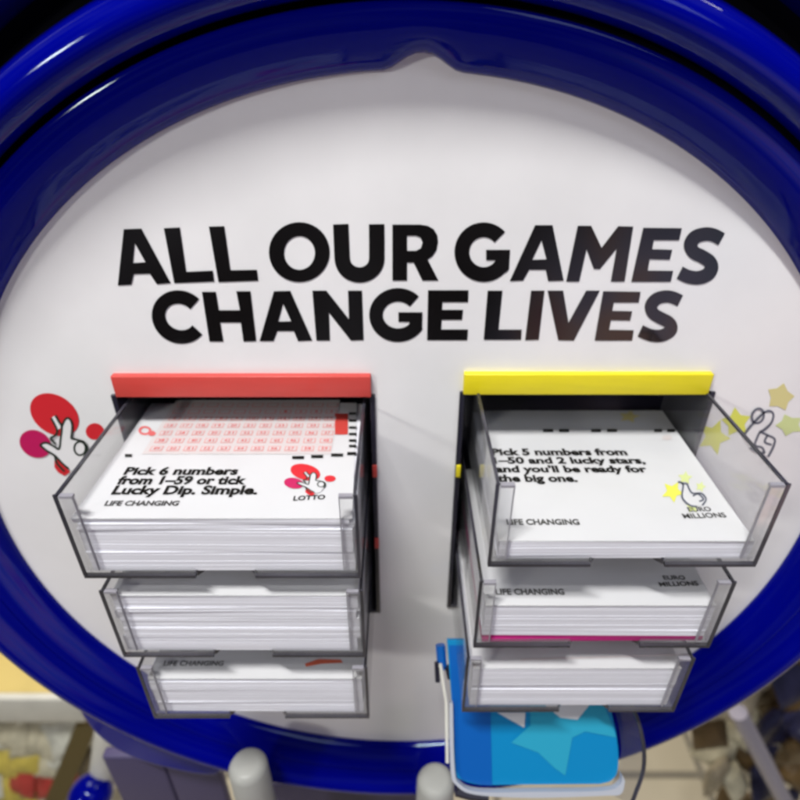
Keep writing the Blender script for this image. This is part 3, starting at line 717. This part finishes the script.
def packet(px, py, y, w, h, dpt, rot, tilt, colr, label, grp, name='packet', cat='packet'):
    c = on_y(px, py, y); bm = bmesh.new(); nx, nz = 8, 8
    bmesh.ops.create_grid(bm, x_segments=nx, y_segments=nz, size=0.5)
    rn = random.Random(int(px * 7 + py)); vf = []
    fr = [v.co.copy() for v in bm.verts]; bm.free()
    m = MB(); vs = []; fs = []
    for sgn in (-1, 1):
        for co in fr:
            puff = (max(0, (1 - (2 * co.x) ** 4) * (1 - (2 * co.y) ** 4))) ** 0.6
            vs.append(Vector((co.x * w * (1 - 0.06 * puff), sgn * dpt / 2 * puff + rn.uniform(-1, 1) * dpt * 0.03, co.y * h)))
    W = nx + 1; N2 = len(fr)
    for j in range(nz):
        for i in range(nx):
            q = (j * W + i, j * W + i + 1, (j + 1) * W + i + 1, (j + 1) * W + i); fs.append(q); fs.append(tuple(x + N2 for x in q[::-1]))
    m.add(vs, fs); o = m.build(name, mat('packet_' + colr, pcols[colr], 0.35, noise=0.45, nscale=7, bump=0.3)); o.location = c; o.rotation_euler = (tilt, 0.2 * math.sin(px), rot)
    bmx = bmesh.new(); bmx.from_mesh(o.data); bmesh.ops.remove_doubles(bmx, verts=bmx.verts, dist=0.0005); bmx.to_mesh(o.data); bmx.free()
    for p in o.data.polygons: p.use_smooth = True
    tag(o, label, cat, grp); return o
GP = 'packets on the blurred shelf at the lower left'; lbp = 'blurred sweet packet on the shelf behind the lower left of the stand'
rl0 = random.Random(8)
for j_, py in enumerate((733, 756, 779, 802)):
    for i_ in range(6):
        px = -30 + i_ * 20 + rl0.uniform(-5, 5) - j_ * 4
        packet(px, py + rl0.uniform(-4, 4), Y0 + 0.15 - 0.05 * j_, rl0.uniform(.26, .36), rl0.uniform(.26, .36), 0.12, rl0.uniform(-.5, .5), -0.5, rl0.choice(['cream', 'yellow', 'white', 'olive', 'cream', 'red', 'white', 'yellow']), lbp, GP)
m = MB(); p = on_y(-80, 722, Y0 + 0.35); q = on_y(78, 830, Y0 + 0.35); m.box(p.x, q.x, Y0 + 0.35, Y0 + 0.40, q.z - 0.5, p.z + 0.3); m.build('bin_back', Wood, sh)
GB = 'goods heaped on the blurred rack at the lower right'; lbb = 'blurred brown and cream packet heaped at the lower right behind the stand'
Y1 = 1.3
rr = random.Random(3)
for j_ in range(9):
    for i_ in range(7):
        px = 668 + i_ * 24 + rr.uniform(-7, 7); py = 596 + j_ * 26 + rr.uniform(-7, 7)
        if px + (py - 600) * 0.05 < 690 + max(0, 660 - py) * 0.9: continue
        if py > 700 and px < 705: continue
        pal = ['tan', 'tan', 'brown', 'brown', 'olive', 'brown', 'dark'] if px > 730 and py < 700 else (['dark', 'brown', 'dark', 'dark', 'brown'] if px > 745 else ['cream', 'brown', 'tan', 'tan', 'brown'])
        packet(px, py, Y1 + rr.uniform(-0.1, .2), rr.uniform(.20, .32), rr.uniform(.20, .32), 0.10, rr.uniform(-.9, .9), rr.uniform(-.9, .2), rr.choice(pal), lbb, GB)
rl = MB(); tube(rl, [on_y(738, 712, 1.0), on_y(800, 830, 0.9)], 0.05, 12); o = rl.build('rack_rail', mat('grey_metal', (0.33, 0.31, 0.40), 0.35)); tag(o, 'grey lilac metal rail slanting down at the lower right', 'rail')
m = MB(); p = on_y(650, 700, 2.4); q = on_y(900, 600, 2.4)
m.box(p.x + 0.9, q.x + 3, 2.4, 2.6, -6.0, on_y(700, 640, 2.4).z); o = m.build('low_cabinet', mat('tan_cabinet', (0.20, 0.17, 0.11), 0.5, noise=0.2, nscale=2), bevel=0.02); tag(o, 'tan low cabinet behind the heaped goods at the lower right', 'cabinet')

# ------------------------------------------------------------------ bring everything to real size
for o in list(bpy.data.objects):
    if o.parent is None and o.type in ('MESH', 'EMPTY'):
        o.location = Vector(o.location) * S; o.scale = (S, S, S)
